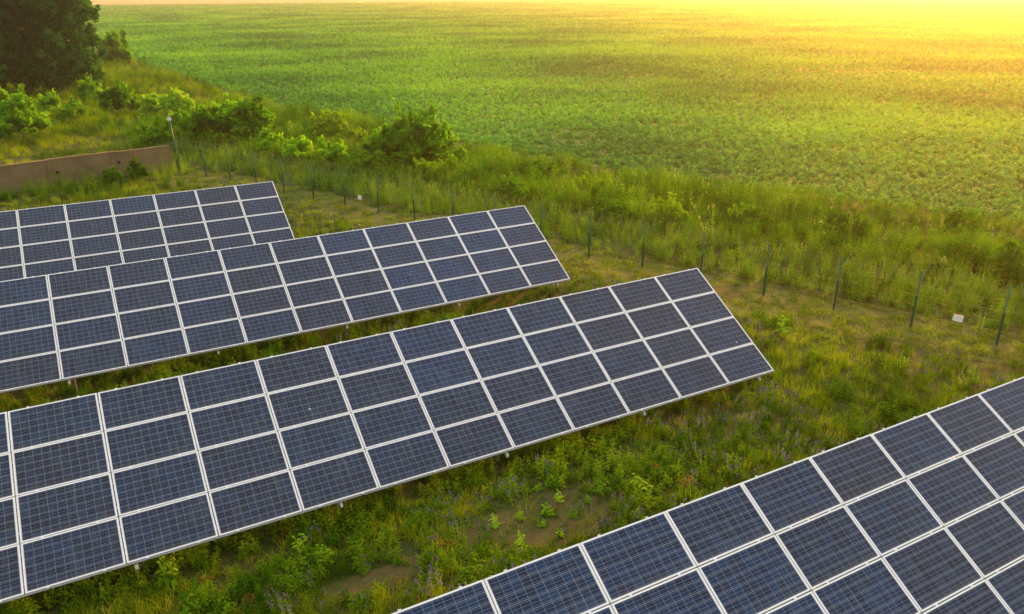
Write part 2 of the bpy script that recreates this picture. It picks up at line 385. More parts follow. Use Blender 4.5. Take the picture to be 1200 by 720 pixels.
for i in range(4):
    V, F, MI = broad(6, .48, .15, .13, .05, 9, 60 + i); P_weed.append(proto('leafy_weed', V, F, [M['weed']], MI))
P_belt = []
for i in range(4):
    V, F, MI = broad(9, 1.15, .3, .22, .075, 12, 70 + i); P_belt.append(proto('tall_weed', V, F, [M['belt']], MI))
P_umb = []
for i in range(2):
    V, F, MI = broad(5, 1.35, .28, .2, .07, 8, 75 + i, (9, .018)); P_umb.append(proto('umbel_weed', V, F, [M['belt'], M['cream']], MI))
P_flower = []
for i in range(3):
    V, F, MI = broad(7, .46, .16, .09, .03, 6, 80 + i, (6, .015)); P_flower.append(proto('wildflower_tuft', V, F, [M['weed'], M['purple']], MI))
P_rust = []
for i in range(2):
    V, F, MI = broad(5, .5, .15, .09, .03, 5, 85 + i, (10, .018)); P_rust.append(proto('dock_tuft', V, F, [M['weed'], M['rust']], MI))
P_crop = []
for i in range(4):
    V, F, MI = broad(3, .42, .13, .26, .15, 6, 90 + i); P_crop.append(proto('crop_plant', V, F, [M['crop']], MI))

def scatter(name, protos, P, scale, label=None, rotv=.15):
    """one object: a cloud of points, each showing one of the plants"""
    n = len(P); me = bpy.data.meshes.new(name); me.vertices.add(n); me.vertices.foreach_set('co', np.asarray(P, np.float32).ravel())
    a = me.attributes.new('size', 'FLOAT', 'POINT'); a.data.foreach_set('value', np.asarray(scale, np.float32))
    rot = np.stack([rng.normal(0, rotv, n), rng.normal(0, rotv, n), rng.uniform(0, 6.283, n)], 1).astype(np.float32)
    a = me.attributes.new('turn', 'FLOAT_VECTOR', 'POINT'); a.data.foreach_set('vector', rot.ravel())
    a = me.attributes.new('pick', 'INT', 'POINT'); a.data.foreach_set('value', rng.integers(0, len(protos), n).astype(np.int32))
    o = link(bpy.data.objects.new(name, me)); o['kind'] = 'stuff'
    if label: o['label'] = label
    for p in protos:
        for mm in p.data.materials: me.materials.append(mm)
    nt = bpy.data.node_groups.new(name, 'GeometryNodeTree')
    nt.interface.new_socket('Geometry', in_out='INPUT', socket_type='NodeSocketGeometry'); nt.interface.new_socket('Geometry', in_out='OUTPUT', socket_type='NodeSocketGeometry')
    gi = nt.nodes.new('NodeGroupInput'); go = nt.nodes.new('NodeGroupOutput'); j = nt.nodes.new('GeometryNodeJoinGeometry')
    for p in protos:
        oi = nt.nodes.new('GeometryNodeObjectInfo'); oi.inputs['Object'].default_value = p; oi.transform_space = 'ORIGINAL'
        gt = nt.nodes.new('GeometryNodeGeometryToInstance'); nt.links.new(oi.outputs['Geometry'], gt.inputs[0]); nt.links.new(gt.outputs[0], j.inputs[0])
    ip = nt.nodes.new('GeometryNodeInstanceOnPoints'); nt.links.new(gi.outputs[0], ip.inputs['Points']); nt.links.new(j.outputs[0], ip.inputs['Instance'])
    ip.inputs['Pick Instance'].default_value = True
    for an, dt, sock in (('size', 'FLOAT', 'Scale'), ('turn', 'FLOAT_VECTOR', 'Rotation'), ('pick', 'INT', 'Instance Index')):
        na = nt.nodes.new('GeometryNodeInputNamedAttribute'); na.data_type = dt; na.inputs['Name'].default_value = an
        nt.links.new(na.outputs['Attribute'], ip.inputs[sock])
    nt.links.new(ip.outputs[0], go.inputs[0])
    md = o.modifiers.new('plants', 'NODES'); md.node_group = nt
    return o

VIEW_AZ = math.atan2(W[0, 2], W[1, 2])
def candidates(rho, rmax, rmin=5.0, margin=170):
    """points over the ground in front of the camera with density rho(r) per square metre, thinning with distance"""
    edges = np.geomspace(rmin, rmax, 60); out = []
    for a, b in zip(edges[:-1], edges[1:]):
        dth = math.radians(120); n = rng.poisson(rho((a + b) / 2) * dth * (b * b - a * a) / 2)
        r = np.sqrt(rng.uniform(a * a, b * b, n)); t = VIEW_AZ + rng.uniform(-dth / 2, dth / 2, n)
        out.append(np.stack([r * np.sin(t), r * np.cos(t), np.zeros(n)], 1))
    P = np.concatenate(out); x, y, z = project(P)
    k = (z > 1) & (x > -margin) & (x < 1200 + margin) & (y < 720 + margin * 1.3) & (y > -40)
    return P[k]
# smooth value noise over the land for patches
_tab = rng.uniform(0, 1, (256, 256))
def vnoise(P, size, seed=0):
    q = P[:, :2] / size + seed * 17.3; i = np.floor(q).astype(int); f = q - i; f = f * f * (3 - 2 * f)
    g = lambda a, b: _tab[(i[:, 0] + a) % 256, (i[:, 1] + b) % 256]
    return (g(0, 0) * (1 - f[:, 0]) + g(1, 0) * f[:, 0]) * (1 - f[:, 1]) + (g(0, 1) * (1 - f[:, 0]) + g(1, 1) * f[:, 0]) * f[:, 1]
def fbm(P, size, seed=0): return .6 * vnoise(P, size, seed) + .4 * vnoise(P, size / 2.7, seed + 3)

# tables (right upper corner of each, measured on the land)
PW, PH, TILT = 1.67, 1.0078, R_(30)
ROWS = [dict(o=(6.98, 35.89, 2.80), c0=0, n=9), dict(o=(14.81, 26.54, 2.78), c0=0, n=13),
        dict(o=(15.85, 17.42, 2.73), c0=0, n=14), dict(o=(15.59, 8.24, 2.73), c0=-4, n=10)]
def table_cover(P):
    """clearance above each point under a table, 9 where open"""
    z = np.full(len(P), 9.0)
    for r in ROWS:
        ox, oy, oz = r['o']; x1 = ox - r['c0'] * PW; x0 = ox - r['n'] * PW - .2
        k = (P[:, 0] < x1 + .1) & (P[:, 0] > x0) & (P[:, 1] < oy + .05) & (P[:, 1] > oy - 4 * PH * math.cos(TILT) - .12)
        z[k] = (oz - (oy - P[k, 1]) * math.tan(TILT)) - .14
    return z

# ------------------------------------------------------------------ ground cover
WALL_A, WALL_B = np.array([-16.0, 50.94]), np.array([4.62, 55.2])
def wall_side(P):
    d = WALL_B - WALL_A; n = np.array([-d[1], d[0]]) / np.linalg.norm(d); return (P[:, :2] - WALL_A) @ n
def bare_mask(P):
    m = np.zeros(len(P))
    for bx, by, rx, ry, _ in BARE:
        e = ((P[:, 0] - bx) / rx) ** 2 + ((P[:, 1] - by) / ry) ** 2; m = np.maximum(m, np.clip(1.35 - e, 0, 1))
    return m
def cover():
    P = candidates(lambda r: 34 * min(1, (15 / r)) ** 1.45, 175)
    s, o = fcoords(P); r = np.hypot(P[:, 0], P[:, 1]); n = len(P); u = rng.uniform(0, 1, n)
    grow = np.maximum(1, r / 30) ** .45
    cov = table_cover(P); big = fbm(P, 5.0, 1); mid = fbm(P, 1.7, 2)
    crop = o > crop_edge(s) - 1.0 + 2 * (mid - .5)
    bare = bare_mask(P); wall_gap = np.abs(wall_side(P)) < .25
    inside = (o < -2.2 + (mid - .5) * 1.4) & (wall_side(P) < 0) | ((o < 0) & (s < -4) & (wall_side(P) < 0))
    path = ~inside & (o < 1.3 + (mid - .5) * .8) & (wall_side(P) < 0)
    strip = (o >= 1.2 + (mid - .5) * .6) & (o < 5.8 + 2.2 * (mid - .5)) & (s > -14)
    belt = ~crop & (o >= 5.8 + 2.2 * (mid - .5)) & (s > -24)
    meadow = ~crop & ~inside & ~path & ~strip & ~belt & ~wall_gap
    inside &= ~wall_gap
    sc0 = rng.uniform(.7, 1.25, n)
    keep = rng.uniform(0, 1, n) > np.maximum(bare * .62, np.where((cov > .62) & (cov < 8), .3, 0)); hsoil = 1 - .55 * bare  # cover thinned under the tables; darker ground showing deepens the shade
    # height limits under the tables
    lim = np.clip(cov / .60, .25, 1)
    lim2 = np.clip(cov / 1.0, .2, 1)
    def sub(mask, protos, name, label, k=1.0, l=lim, extra=None):
        mask = mask & keep
        q = P[mask]
        scatter(name, protos, q, (sc0 * grow * k * l)[mask] * (extra[mask] if extra is not None else 1), label)
        return mask.sum()
    hgt = (.55 + .9 * big) * hsoil
    fl_w = np.clip((fbm(P, 2.6, 7) - .47) * 5, 0, 1) * np.clip((P[:, 0] - 1.5) / 6, .12, 1) * 1.25
    sh = cov < 8.5
    fl = inside & (u < .12 * fl_w) & (r < 40) & ~sh
    ru = inside & ~fl & (u > .98) & (fbm(P, 2.0, 9) > .52) & ~sh
    we = inside & ~fl & ~ru & (((mid > .46) & (u < .48)) | (sh & (u < .75)))  # extra dark weeds beneath the tables stand in for deeper shade
    lo = inside & ~fl & ~ru & ~we & (big < .45) & (u < .8)
    st = inside & ~fl & ~ru & ~we & ~lo & (u > .95)
    gr = inside & ~fl & ~ru & ~we & ~lo & ~st
    cnt = []
    cnt.append(sub(fl, P_flower, 'purple_wildflowers', 'low purple wildflowers scattered through the grass between the panel rows', 1.05))
    cnt.append(sub(ru, P_rust, 'rusty_weeds', 'rusty brown seed heads of dock among the green grass'))
    cnt.append(sub(we, P_weed, 'leafy_ground_cover', 'dark leafy weeds matting the ground between the panel rows, extra under them to darken the shade', .85, lim, hgt))
    cnt.append(sub(lo, P_low, 'short_grass', 'short green grass on the open ground between the panel rows', 1.1))
    cnt.append(sub(gr, P_grass, 'meadow_grass', 'rough green grass growing around the solar arrays', .85, lim, hgt))
    cnt.append(sub(path & (u < .32) | st, P_straw, 'dry_straw', 'flattened yellow straw lying along the foot of the wire fence', 1.1))
    cnt.append(sub(path & (u > .32), P_low, 'trodden_grass', 'trodden low grass on the path beside the wire fence', 1.15))
    cnt.append(sub(strip & (u < .74), P_pale, 'tall_pale_grass', 'tall pale grass with seed heads just outside the wire fence', 1.0, 1.0, .38 + .44 * big))
    cnt.append(sub(strip & (u > .84), P_weed, 'strip_weeds', 'leafy weeds among the tall pale grass outside the fence', 1.2))
    hb = .27 + .98 * fbm(P, 3.4, 5)
    bt = np.full(n, .62)
    cnt.append(sub(belt & (u < bt), P_belt, 'weed_belt', 'dense belt of tall weeds between the pale grass and the crop field', .82, 1.0, hb))
    cnt.append(sub(belt & (u > .99), P_umb, 'umbel_weeds', 'weeds with cream flower heads standing in the tall weed belt', .85))
    cnt.append(sub(belt & (u > .64) & (u < .72), P_pale, 'belt_grass', 'long grass growing through the tall weed belt', .85, 1.0, hb))
    ws = wall_side(P); foot = (ws < -.12) & (ws > -2.4) & (P[:, 0] < 5.2) & (u > .25)
    cnt.append(sub(foot, P_pale, 'wall_foot_grass', 'tall grass growing along the foot of the concrete wall', 1.0, 1.0, .32 + .6 * fbm(P, 1.6, 21)))
    md = fbm(P, 9.0, 4)
    cnt.append(sub(meadow & (u < .75) , P_grass, 'outer_meadow', 'bright rough meadow beyond the concrete wall and below the trees', 1.15, 1.0, .5 + md))
    cnt.append(sub(meadow & (u > .8) & (md > .45), P_belt, 'outer_weeds', 'taller weeds in the meadow beyond the concrete wall', .7, 1.0, .4 + md))
    print('cover', cnt)
cover()
def turned(P, a, kx, ky):
    c, s_ = math.cos(a), math.sin(a); Q = P.copy(); Q[:, 0] = (P[:, 0] * c + P[:, 1] * s_) * kx; Q[:, 1] = (-P[:, 0] * s_ + P[:, 1] * c) * ky; return Q
STREAKS = [(780, 146, 5.5, .55), (700, 128, 4, .5), (1075, 152, 6, .6), (1140, 183, 5, .45), (1000, 178, 3.5, .4), (900, 118, 6, .8), (1010, 84, 9, 1.2), (1150, 112, 6, .8), (560, 108, 5, .6)]
STREAKS = [(*at(a, b)[:2], c, d) for a, b, c, d in STREAKS]
def streak_mask(P):
    m = np.zeros(len(P)); a = -.49
    for x, y, rx, ry in STREAKS:
        dx, dy = P[:, 0] - x, P[:, 1] - y; u_ = (dx * math.cos(a) + dy * math.sin(a)) / rx; v_ = (-dx * math.sin(a) + dy * math.cos(a)) / ry
        m = np.maximum(m, np.clip(1.4 - u_ ** 2 - v_ ** 2, 0, 1))
    return m
for i, (x, y, rx, ry) in enumerate(STREAKS): sheet('bare_soil_patch', blob(x, y, rx, ry, 30 + i, 48, -.49), .02, M['redsoil'])
def crop():
    P = candidates(lambda r: 24 * min(1, (42 / r)) ** 1.7, 900, 20)
    s, o = fcoords(P); r = np.hypot(P[:, 0], P[:, 1]); mid = fbm(P, 1.7, 2)
    gapn = fbm(turned(P, -.49, 1, 3.2), 11, 12); u = rng.uniform(0, 1, len(P))
    k = (o > crop_edge(s) - .2 + 2.2 * (mid - .5)) & (u > np.clip((.31 - gapn) * 9, 0, .4)) & (u > .7 * streak_mask(P)); P = P[k]; r = r[k]
    sc = rng.uniform(.55, 1.15, len(P)) * np.maximum(1, r / 45) ** .45 * (.6 + .7 * fbm(P, 11, 14)) * .74
    scatter('crop_plants', P_crop, P, sc, 'leafy green crop covering the wide field beyond the weeds', .2)
    print('crop', len(P))
crop()

# ------------------------------------------------------------------ solar arrays
def build_module():
    fw, th = .028, .040; mw, mh = PW - .020, PH - .018
    b = MB()
    for (cx, cy_, dx, dy) in ((0, mh / 2 - fw / 2, mw, fw), (0, -mh / 2 + fw / 2, mw, fw), (-mw / 2 + fw / 2, 0, fw, mh - 2 * fw), (mw / 2 - fw / 2, 0, fw, mh - 2 * fw)):
        b.box((cx, cy_, -th / 2), (dx, dy, th), 0)
    b.box((0, 0, -.018), (mw - 2 * fw, mh - 2 * fw, .004), 1)
    b.box((0, mh / 2 - .18, -.032), (.14, .11, .02), 2)
    fr = mesh_arr('solar_panel', b.V, b.F, [M['alu'], M['back'], M['grey']], b.M)
    lw, lh = mw - 2 * fw, mh - 2 * fw
    g = mesh_arr('cell_glass', [(-lw / 2, -lh / 2, -.006), (lw / 2, -lh / 2, -.006), (lw / 2, lh / 2, -.006), (-lw / 2, lh / 2, -.006)], [(0, 1, 2, 3)], M['cells'])
    u = g.uv_layers.new(name='UVMap')
    for i, c in enumerate(((0, 0), (1.594, 0), (1.594, .934), (0, .934))): u.data[i].uv = c
    return fr, g
FRAME_ME, GLASS_ME = build_module()
ARR_LABEL = ['farthest solar array beside the concrete wall, partly behind the next row',
             'second farthest solar array, its end nearest the middle of the fence line',
             'long solar array in the middle of the picture with the wide weedy strip in front',
             'nearest solar array running out of the lower right corner']
CT, ST = math.cos(TILT), math.sin(TILT)
rj = random.Random(8)
for ri, row in enumerate(ROWS):
    ox, oy, oz = row['o']
    root = empty('solar_array', (ox, oy, 0)); tag(root, ARR_LABEL[ri], 'solar array', 'rows of ground mounted solar panels')
    def sl_(x, d, n=0):     # local: x along the row, d down the slope, n above the panel face
        return Vector((x, -d * CT - n * ST, oz - d * ST + n * CT))
    for c in range(row['c0'], row['n']):
        for k in range(4):
            o = bpy.data.objects.new('solar_panel', FRAME_ME); link(o, root)
            o.location = sl_(-(c + .5) * PW + rj.uniform(-.002, .002), (k + .5) * PH, 0)
            o.rotation_euler = (TILT + rj.uniform(-.004, .004), rj.uniform(-.003, .003), rj.uniform(-.0012, .0012))
            g = bpy.data.objects.new('cell_glass', GLASS_ME); link(g, o)
    x1 = -row['c0'] * PW; x0 = -row['n'] * PW
    # rails under the panels, two to each line of panels
    for k in range(4):
        for f in (.22, .78):
            b = MB(); b.bar(sl_(x0, (k + f) * PH, -.065), sl_(x1 + .03, (k + f) * PH, -.065), .045, .05, 0, (0, -ST, CT)); b.build('rail', M['galv'], root)
    b = MB(); b.bar(sl_(x0, 4 * PH + .004, -.052), sl_(x1, 4 * PH + .004, -.052), .028, .022, 0, (0, -ST, CT)); b.build('edge_strip', M['galv'], root)
    # clamps holding the panel rims
    b = MB()
    for c in range(row['c0'], row['n']):
        for f in (.22, .78):
            for d in (-.004, 4 * PH + .004): b.box(sl_(-(c + f) * PW, d, -.002), (.05, .014, .010), 0, Matrix.Rotation(TILT, 3, 'X'))
            for k in (1, 2, 3): b.box(sl_(-(c + f) * PW, k * PH, .002), (.05, .034, .006), 0, Matrix.Rotation(TILT, 3, 'X'))
    cl = b.build('panel_clamps', M['alu'], root); cl['kind'] = 'stuff'
    # bents: rafter, front and rear post, brace
    x = x1 - .55
    while x > x0:
        b = MB(); b.bar(sl_(x, .25, -.135), sl_(x, 4 * PH + .10, -.135), .06, .085, 0, (0, -ST, CT)); rf = b.build('rafter', M['galv'], root)
        b = MB(); b.box(sl_(x, 4 * PH + .105, -.135), (.05, .012, .06), 0, Matrix.Rotation(TILT, 3, 'X')); b.build('end_cap', M['white'], rf)
        for d in (.95, 3.35):
            p = sl_(x + .09, d, -.14); b = MB(); b.box((p.x, p.y, p.z / 2 - .01), (.045, .10, p.z + .02), 0); b.box((p.x + .018, p.y + .045, p.z / 2 - .01), (.009, .012, p.z + .012), 0)
            b.build('post', M['galv'], root)
        a = sl_(x + .13, .95, -.14); b_ = sl_(x + .13, 2.3, -.16)
        b = MB(); b.bar((a.x, a.y, .55), b_, .035, .035, 0); b.build('brace', M['galv'], root)
        x -= 4.0

# ------------------------------------------------------------------ wire fence
rootf = empty('wire_fence', (*fence_xy(0), 0)); base = Vector((*fence_xy(0), 0))
tag(rootf, 'green posted wire fence with coiled wire on top running beside the crop field', 'fence')
def fl_(s, o, z): return Vector((*fence_xy(s, o), z)) - base
for i in range(-1, 21):
    s = i * FSTEP; jit = rj.uniform(-.02, .02); b = MB()
    if i == -1: s = -2.9
    b.tube([fl_(s, 0, -.05), fl_(s + jit * .5, jit, 1.14)], .042, 8, 0); p = b.build('post', M['postgreen'], rootf)
    b = MB(); b.tube([fl_(s + jit * .5, jit, 1.14), fl_(s + jit, jit * 1.5, 2.03)], .034, 8, 0); b.build('post_upper', M['postpale'], p)  # upper length of the post, thinner and paler than the lower
b = MB(); s0, s1 = -2.9, 20 * FSTEP
for z in (.12, .45, .8, 1.15, 1.5, 1.85): b.bar(fl_(s0, .035, z), fl_(s1, .035, z), .003, .003)
for s in np.arange(s0, s1, .25): b.bar(fl_(s, .035, .1), fl_(s, .035, 1.85), .002, .002, up=(1, 0, 0))
b.build('wire_netting', M['net'], rootf)
pts = [fl_(s, (.27 + .04 * math.sin(s * 2.3)) * math.cos(s * 6.283 / .5 + .6 * math.sin(s * 1.7)), 1.93 + (.27 + .04 * math.sin(s * 2.3)) * math.sin(s * 6.283 / .5 + .6 * math.sin(s * 1.7))) for s in np.arange(s0, s1, .5 / 14)]
b = MB(); b.tube(pts, .005, 3); b.build('coiled_wire', M['wire'], rootf)
# two white plates tied to the netting
for (px, py, w, h, lab) in ((1122, 373, .30, .22, 'white blank plate tied low on the fence, between the two rightmost posts'), (421.7, 231.5, .26, .22, 'small white plate on the fence, above the far end of the second array')):
    best = min(np.arange(0, 52, .02), key=lambda s: abs(project(np.array([*fence_xy(s, -.05), .62]))[0] - px))
    zz = min(np.arange(.2, 1.6, .01), key=lambda z: abs(project(np.array([*fence_xy(best, -.05), z]))[1] - py))
    o = empty('warning_sign', (*fence_xy(best, -.05), zz)); o.rotation_euler = (R_(-8), R_(3), math.atan2(FD[1], FD[0])); tag(o, lab, 'sign', 'white plates on the fence')
    b = MB(); b.box((0, 0, 0), (w, .008, h)); b.build('plate', M['white'], o)
    b = MB()
    for q in (-1, 1): b.box((q * w * .42, .006, h * .40), (.02, .02, .012))
    b.build('tie', M['wire'], o)

# tall green pole with a small white head at the end of the wall
px_, py_ = 4.78, 55.15
pole = empty('camera_pole', (px_, py_, 0)); tag(pole, 'tall green pole with a small white head at the right end of the concrete wall', 'pole')
b = MB(); b.tube([(0, 0, -.05), (.02, 0, 1.7), (-.03, 0, 3.15)], [.06, .055, .05], 10); b.build('mast', M['postgreen'], pole, True)
b = MB(); b.bar((0, 0, 1.68), (-.95, -.18, 1.72), .06, .06); b.build('bracket', M['postgreen'], pole)
b = MB(); b.box((-.02, 0, 3.24), (.20, .17, .13)); b.box((-.09, -.06, 3.30), (.12, .20, .08), 0, Matrix.Rotation(.5, 3, 'Z')); hd = b.build('head', M['white'], pole)
b = MB(); b.tube([(-.03, 0, 3.3), (-.03, 0, 3.42), (-.04, 0, 3.6)], [.06, .06, .04], 8); b.build('cap', M['grey'], hd)

# ------------------------------------------------------------------ concrete wall
def wall_mat():
    m, nt, out = mat('stained_concrete'); p = N(nt, 'BsdfPrincipled'); nt.links.new(p.outputs[0], out.inputs[0])
    g = N(nt, 'NewGeometry'); v = g.outputs['Position']
    c = ramp(nt, noise(nt, v, .8, 5), [(.3, (.22, .13, .055)), (.55, (.33, .215, .095)), (.75, (.28, .20, .11))])
    c = mixc(nt, math_(nt, 'MULTIPLY', noise(nt, v, 2.2, 6, .75), .75), c, (.13, .095, .05))
    nt.links.new(c, p.inputs['Base Color']); p.inputs['Roughness'].default_value = .9
    b = N(nt, 'Bump'); b.inputs['Distance'].default_value = .02; nt.links.new(noise(nt, v, 9, 5), b.inputs['Height']); nt.links.new(b.outputs[0], p.inputs['Normal'])
    return m
M['wall'] = wall_mat()
wr = empty('concrete_wall', (*WALL_A, 0), math.atan2(*(WALL_B - WALL_A)[::-1])); tag(wr, 'stained tan concrete panel wall at the left, ending at the tall green pole', 'wall')
WL = float(np.linalg.norm(WALL_B - WALL_A))
cuts = [0.0, 3.4, 7.0, 10.4, 13.9, WL - 3.62, WL - .1]
for i in range(len(cuts) - 1):
    a, b_ = cuts[i], cuts[i + 1]; top = 1.60 - (.05 if i % 2 else 0); off = .06 if i == len(cuts) - 2 else (.02 if i % 2 else 0)
    b = MB(); b.box(((a + b_) / 2, off, top / 2 - .1), (b_ - a - .03, .14, top + .2)); b.box(((a + b_) / 2, off, top + .03), (b_ - a - .06, .17, .058)); pn = b.build('wall_panel', M['wall'], wr)
    b = MB(); b.box((b_, -.02, .8), (.20, .24, 1.7)); b.build('pillar', M['wall'], wr) if i in (3, 4) else None
b = MB(); b.tube([(cuts[4] + .35, -.07, .82), (cuts[4] + .35, -.10, .82)], .1, 10); b.tube([(WL - 3.3, -.01, .95), (WL - 3.3, -.05, .95)], .08, 10); b.build('drain_hole', plain('dark_hole', (.02, .018, .015), .9), wr)

# ------------------------------------------------------------------ trees and bushes
def crown_mesh(name, blobs, n, leaf_s, m, seed, shell=.55, fill=.22):
    r = np.random.default_rng(seed); B = np.array([b[:3] for b in blobs], float); Rr = np.array([b[3] if hasattr(b[3], '__len__') else (b[3],) * 3 for b in blobs], float)
    # clumps on every blob, leaves in every clump
    wgt = (Rr[:, 0] * Rr[:, 2]); wgt /= wgt.sum(); nc = max(40, n // 26)
    ci = r.choice(len(blobs), nc, p=wgt); d = r.normal(0, 1, (nc, 3)); d /= np.linalg.norm(d, axis=1)[:, None]; d[:, 2] = np.where(d[:, 2] < -.5, -d[:, 2], d[:, 2])
    rad = np.where(r.uniform(0, 1, nc) < fill, r.uniform(.2, .8, nc), r.uniform(.82, 1.08, nc))
    cen = B[ci] + d * Rr[ci] * rad[:, None]; csz = r.uniform(.10, .22, nc) * Rr[ci].mean(1) + leaf_s
    k = r.choice(nc, n); e = r.normal(0, 1, (n, 3)); e /= np.linalg.norm(e, axis=1)[:, None]
    P = cen[k] + e * (csz[k] * r.uniform(.2, 1, n) ** .6)[:, None] * np.array([1, 1, .75])
    nn = e * .8 + d[k] * .6 + r.normal(0, .55, (n, 3)) + np.array([0, 0, .35]); nn /= np.linalg.norm(nn, axis=1)[:, None]
    leaf_s = leaf_s * 1.18
    t = np.cross(nn, r.normal(0, 1, (n, 3))); t /= np.linalg.norm(t, axis=1)[:, None]; q = np.cross(nn, t)
    ns = max(6, nc // 12); sp = r.choice(nc, ns); far_ = sp[(r.integers(0, ns, n))]
    kk = r.uniform(0, 1, n) < .10; top = B[:, 2].max() + Rr[:, 2].max()
    P[kk] = cen[far_[kk]] + (d[far_[kk]] * .5 + np.array([0, 0, .8])) * (r.uniform(.1, 1, kk.sum()) * Rr.mean() * .95)[:, None] + r.normal(0, leaf_s * .5, (kk.sum(), 3))
    s = leaf_s * r.uniform(.6, 1.3, n)[:, None]
    fold = nn * s * .18
    V = np.stack([P - t * s, P - q * s * .42 + fold, P + t * s, P + q * s * .42 + fold], 1).reshape(-1, 3)
    V[:, 2] = np.maximum(V[:, 2], .02)
    return mesh_arr(name, V, np.arange(4 * n).reshape(n, 4), m)
def limbs(b, h, spread, seed, n=7, r0=.2, low=.3):
    r = random.Random(seed)
    top = Vector((r.uniform(-.3, .3), r.uniform(-.3, .3), h * .8)); b.tube([(0, 0, -.1), (r.uniform(-.1, .1), 0, h * .3), top * .75, top], [r0, r0 * .75, r0 * .4, r0 * .12], 7)
    for i in range(n):
        a = i * 2.4 + r.uniform(-.4, .4); z = h * r.uniform(low, .65); e = Vector((math.cos(a) * spread * r.uniform(.5, .9), math.sin(a) * spread * r.uniform(.5, .9), z + h * r.uniform(.08, .25)))
        b.tube([(0, 0, z), e * .5 + Vector((0, 0, z * .5 - .03 * h)), e], [r0 * .4, r0 * .25, r0 * .07], 5)
def plant(kind, loc, blobs, n, ls, m, seed, label, cat, group, h, spread, r0=.2, shell=.55, wood='trunk', fol='crown', low=.3):
    o = empty(kind, (loc[0], loc[1], 0)); tag(o, label, cat, group)
    link(bpy.data.objects.new(fol, crown_mesh(fol, blobs, n, ls, m, seed)), o)
    b = MB(); limbs(b, h, spread, seed, 8, r0, low); b.build(wood, M['bark'], o, True)
    return o
def rblobs(w, h, n, seed, base=.0):
    """lumpy crown of n lobes filling a half ellipsoid w wide and h high"""
    r = random.Random(seed); B = [(0, 0, base + (h - base) * .45, (w * .30, w * .30, (h - base) * .36))]
    for i in range(n):
        a = i * 2.39996 + r.uniform(-.3, .3); q = math.sqrt((i + .5) / n); z = base + (h - base) * (.26 + .50 * (1 - q * q) + r.uniform(-.16, .2)); rr = w * r.uniform(.10, .20)
        B.append((math.cos(a) * w * .36 * q, math.sin(a) * w * .36 * q, z, (rr, rr, min(rr * .95, z * .95))))
    return B
def tblobs(w, h, n, seed):
    """a tall crown leafed down to the ground"""
    r = random.Random(seed); B = []
    for i in range(n):
        t = (i + .5) / n; z = h * (.04 + .88 * t); a = i * 2.39996 + r.uniform(-.4, .4)
        prof = (.80 + .28 * math.sin(t * 3.0)) * (1 - max(0, t - .62) ** 1.5 * 2.6); q = w * .5 * prof * r.uniform(.50, .80); rr = w * r.uniform(.13, .22)
        B.append((math.cos(a) * q, math.sin(a) * q, max(z, rr * .6), (rr, rr, rr * .8)))
    for t in (.2, .4, .6, .78): B.append((0, 0, h * t, (w * .33, w * .33, h * .14)))
    return B
def tree(px, py, w, h, seed, label, n=26000, m='tree', ls=.22, base=.6, lobes=46, bright=False):
    g = at(px, py); plant('broadleaf_tree', g, tblobs(w, h, lobes, seed), n, ls, M[m], seed, label, 'tree', 'trees at the far left', h, w * .36, .28)
tree(88, 108, 7.6, 15.5, 3, 'dark dense tree at upper left, the one nearest the open field', 30000)
tree(36, 112, 10.5, 18, 4, 'tall dark tree in the upper left corner, left of the one nearest the field', 36000)
tree(-35, 118, 10.5, 17, 5, 'dark tree cut by the left edge of the picture behind the bright sapling', 26000)
tree(58, 92, 9.0, 16.5, 6, 'dark tree standing behind the two front trees at upper left', 20000)

def bush(px, py, wpx, hpx, m, seed, label, ls=.12, dens=1.0, lobes=9, kind='bush', group='bushes beyond the fence'):
    g = at(px, py); depth = float(project(np.array([g[0], g[1], 0]))[2]); w = wpx / FPX * depth * 1.06; h = hpx / FPX * depth * 1.0
    n = int(2600 * dens * max(.5, (w * h) / 5))
    n = min(n, 16000)
    plant(kind, g, rblobs(w, h, lobes, seed), n, ls, M[m], seed, label, 'bush', group, h * .9, w * .3, .05, wood='stems', fol='foliage', low=.05)
bush(492, 192, 92, 52, 'bush', 21, 'large round dark bush standing out against the crop field, mid upper left', .15, 1.3, 16)
bush(538, 197, 24, 26, 'bright', 22, 'small bright yellow green bush at the right foot of the large round bush', .10, 1.0, 6)
bush(447, 190, 46, 34, 'bush', 23, 'low bush joined to the left side of the large round bush', .13)
bush(250, 168, 58, 38, 'bush', 24, 'left half of the wide bush thicket behind the tall green pole', .13)
bush(297, 167, 66, 42, 'bush', 25, 'right half of the wide bush thicket, over the end of the far array', .13, 1.1, 12)
bush(350, 192, 44, 32, 'bush', 26, 'rounded light bush just outside the fence below the thicket', .11)
bush(386, 168, 48, 34, 'belt', 27, 'dark bush between the wide thicket and the large round bush', .13)
bush(416, 172, 30, 24, 'belt', 28, 'small dark bush right of the dark bush and left of the large one', .12)
bush(322, 182, 40, 28, 'bush', 42, 'light bush between the wide thicket and the rounded bush', .12)
bush(392, 196, 44, 26, 'bush', 43, 'low wide green bush in the weed belt below the dark bush', .12)
bush(425, 203, 40, 22, 'belt', 44, 'low dark bush under the left side of the large round bush', .11)
bush(510, 212, 50, 24, 'belt', 45, 'low bush in the weeds right under the large round bush', .11)
bush(265, 148, 60, 22, 'bush', 46, 'pale green bush behind the left half of the wide thicket', .15)
bush(215, 160, 34, 30, 'bush', 47, 'green bush right beside the tall green pole', .13)
bush(210, 140, 44, 32, 'bright', 29, 'bright lime green bush behind the top of the tall green pole', .15)
bush(178, 140, 28, 28, 'bright', 30, 'smaller lime green bush left of the bright one behind the pole', .15)
bush(142, 134, 46, 34, 'bush', 31, 'mid green bush in the meadow between the trees and the lime bushes', .16)
bush(138, 76, 40, 32, 'bush', 32, 'far dark bush by the field edge at the right foot of the trees', .25)
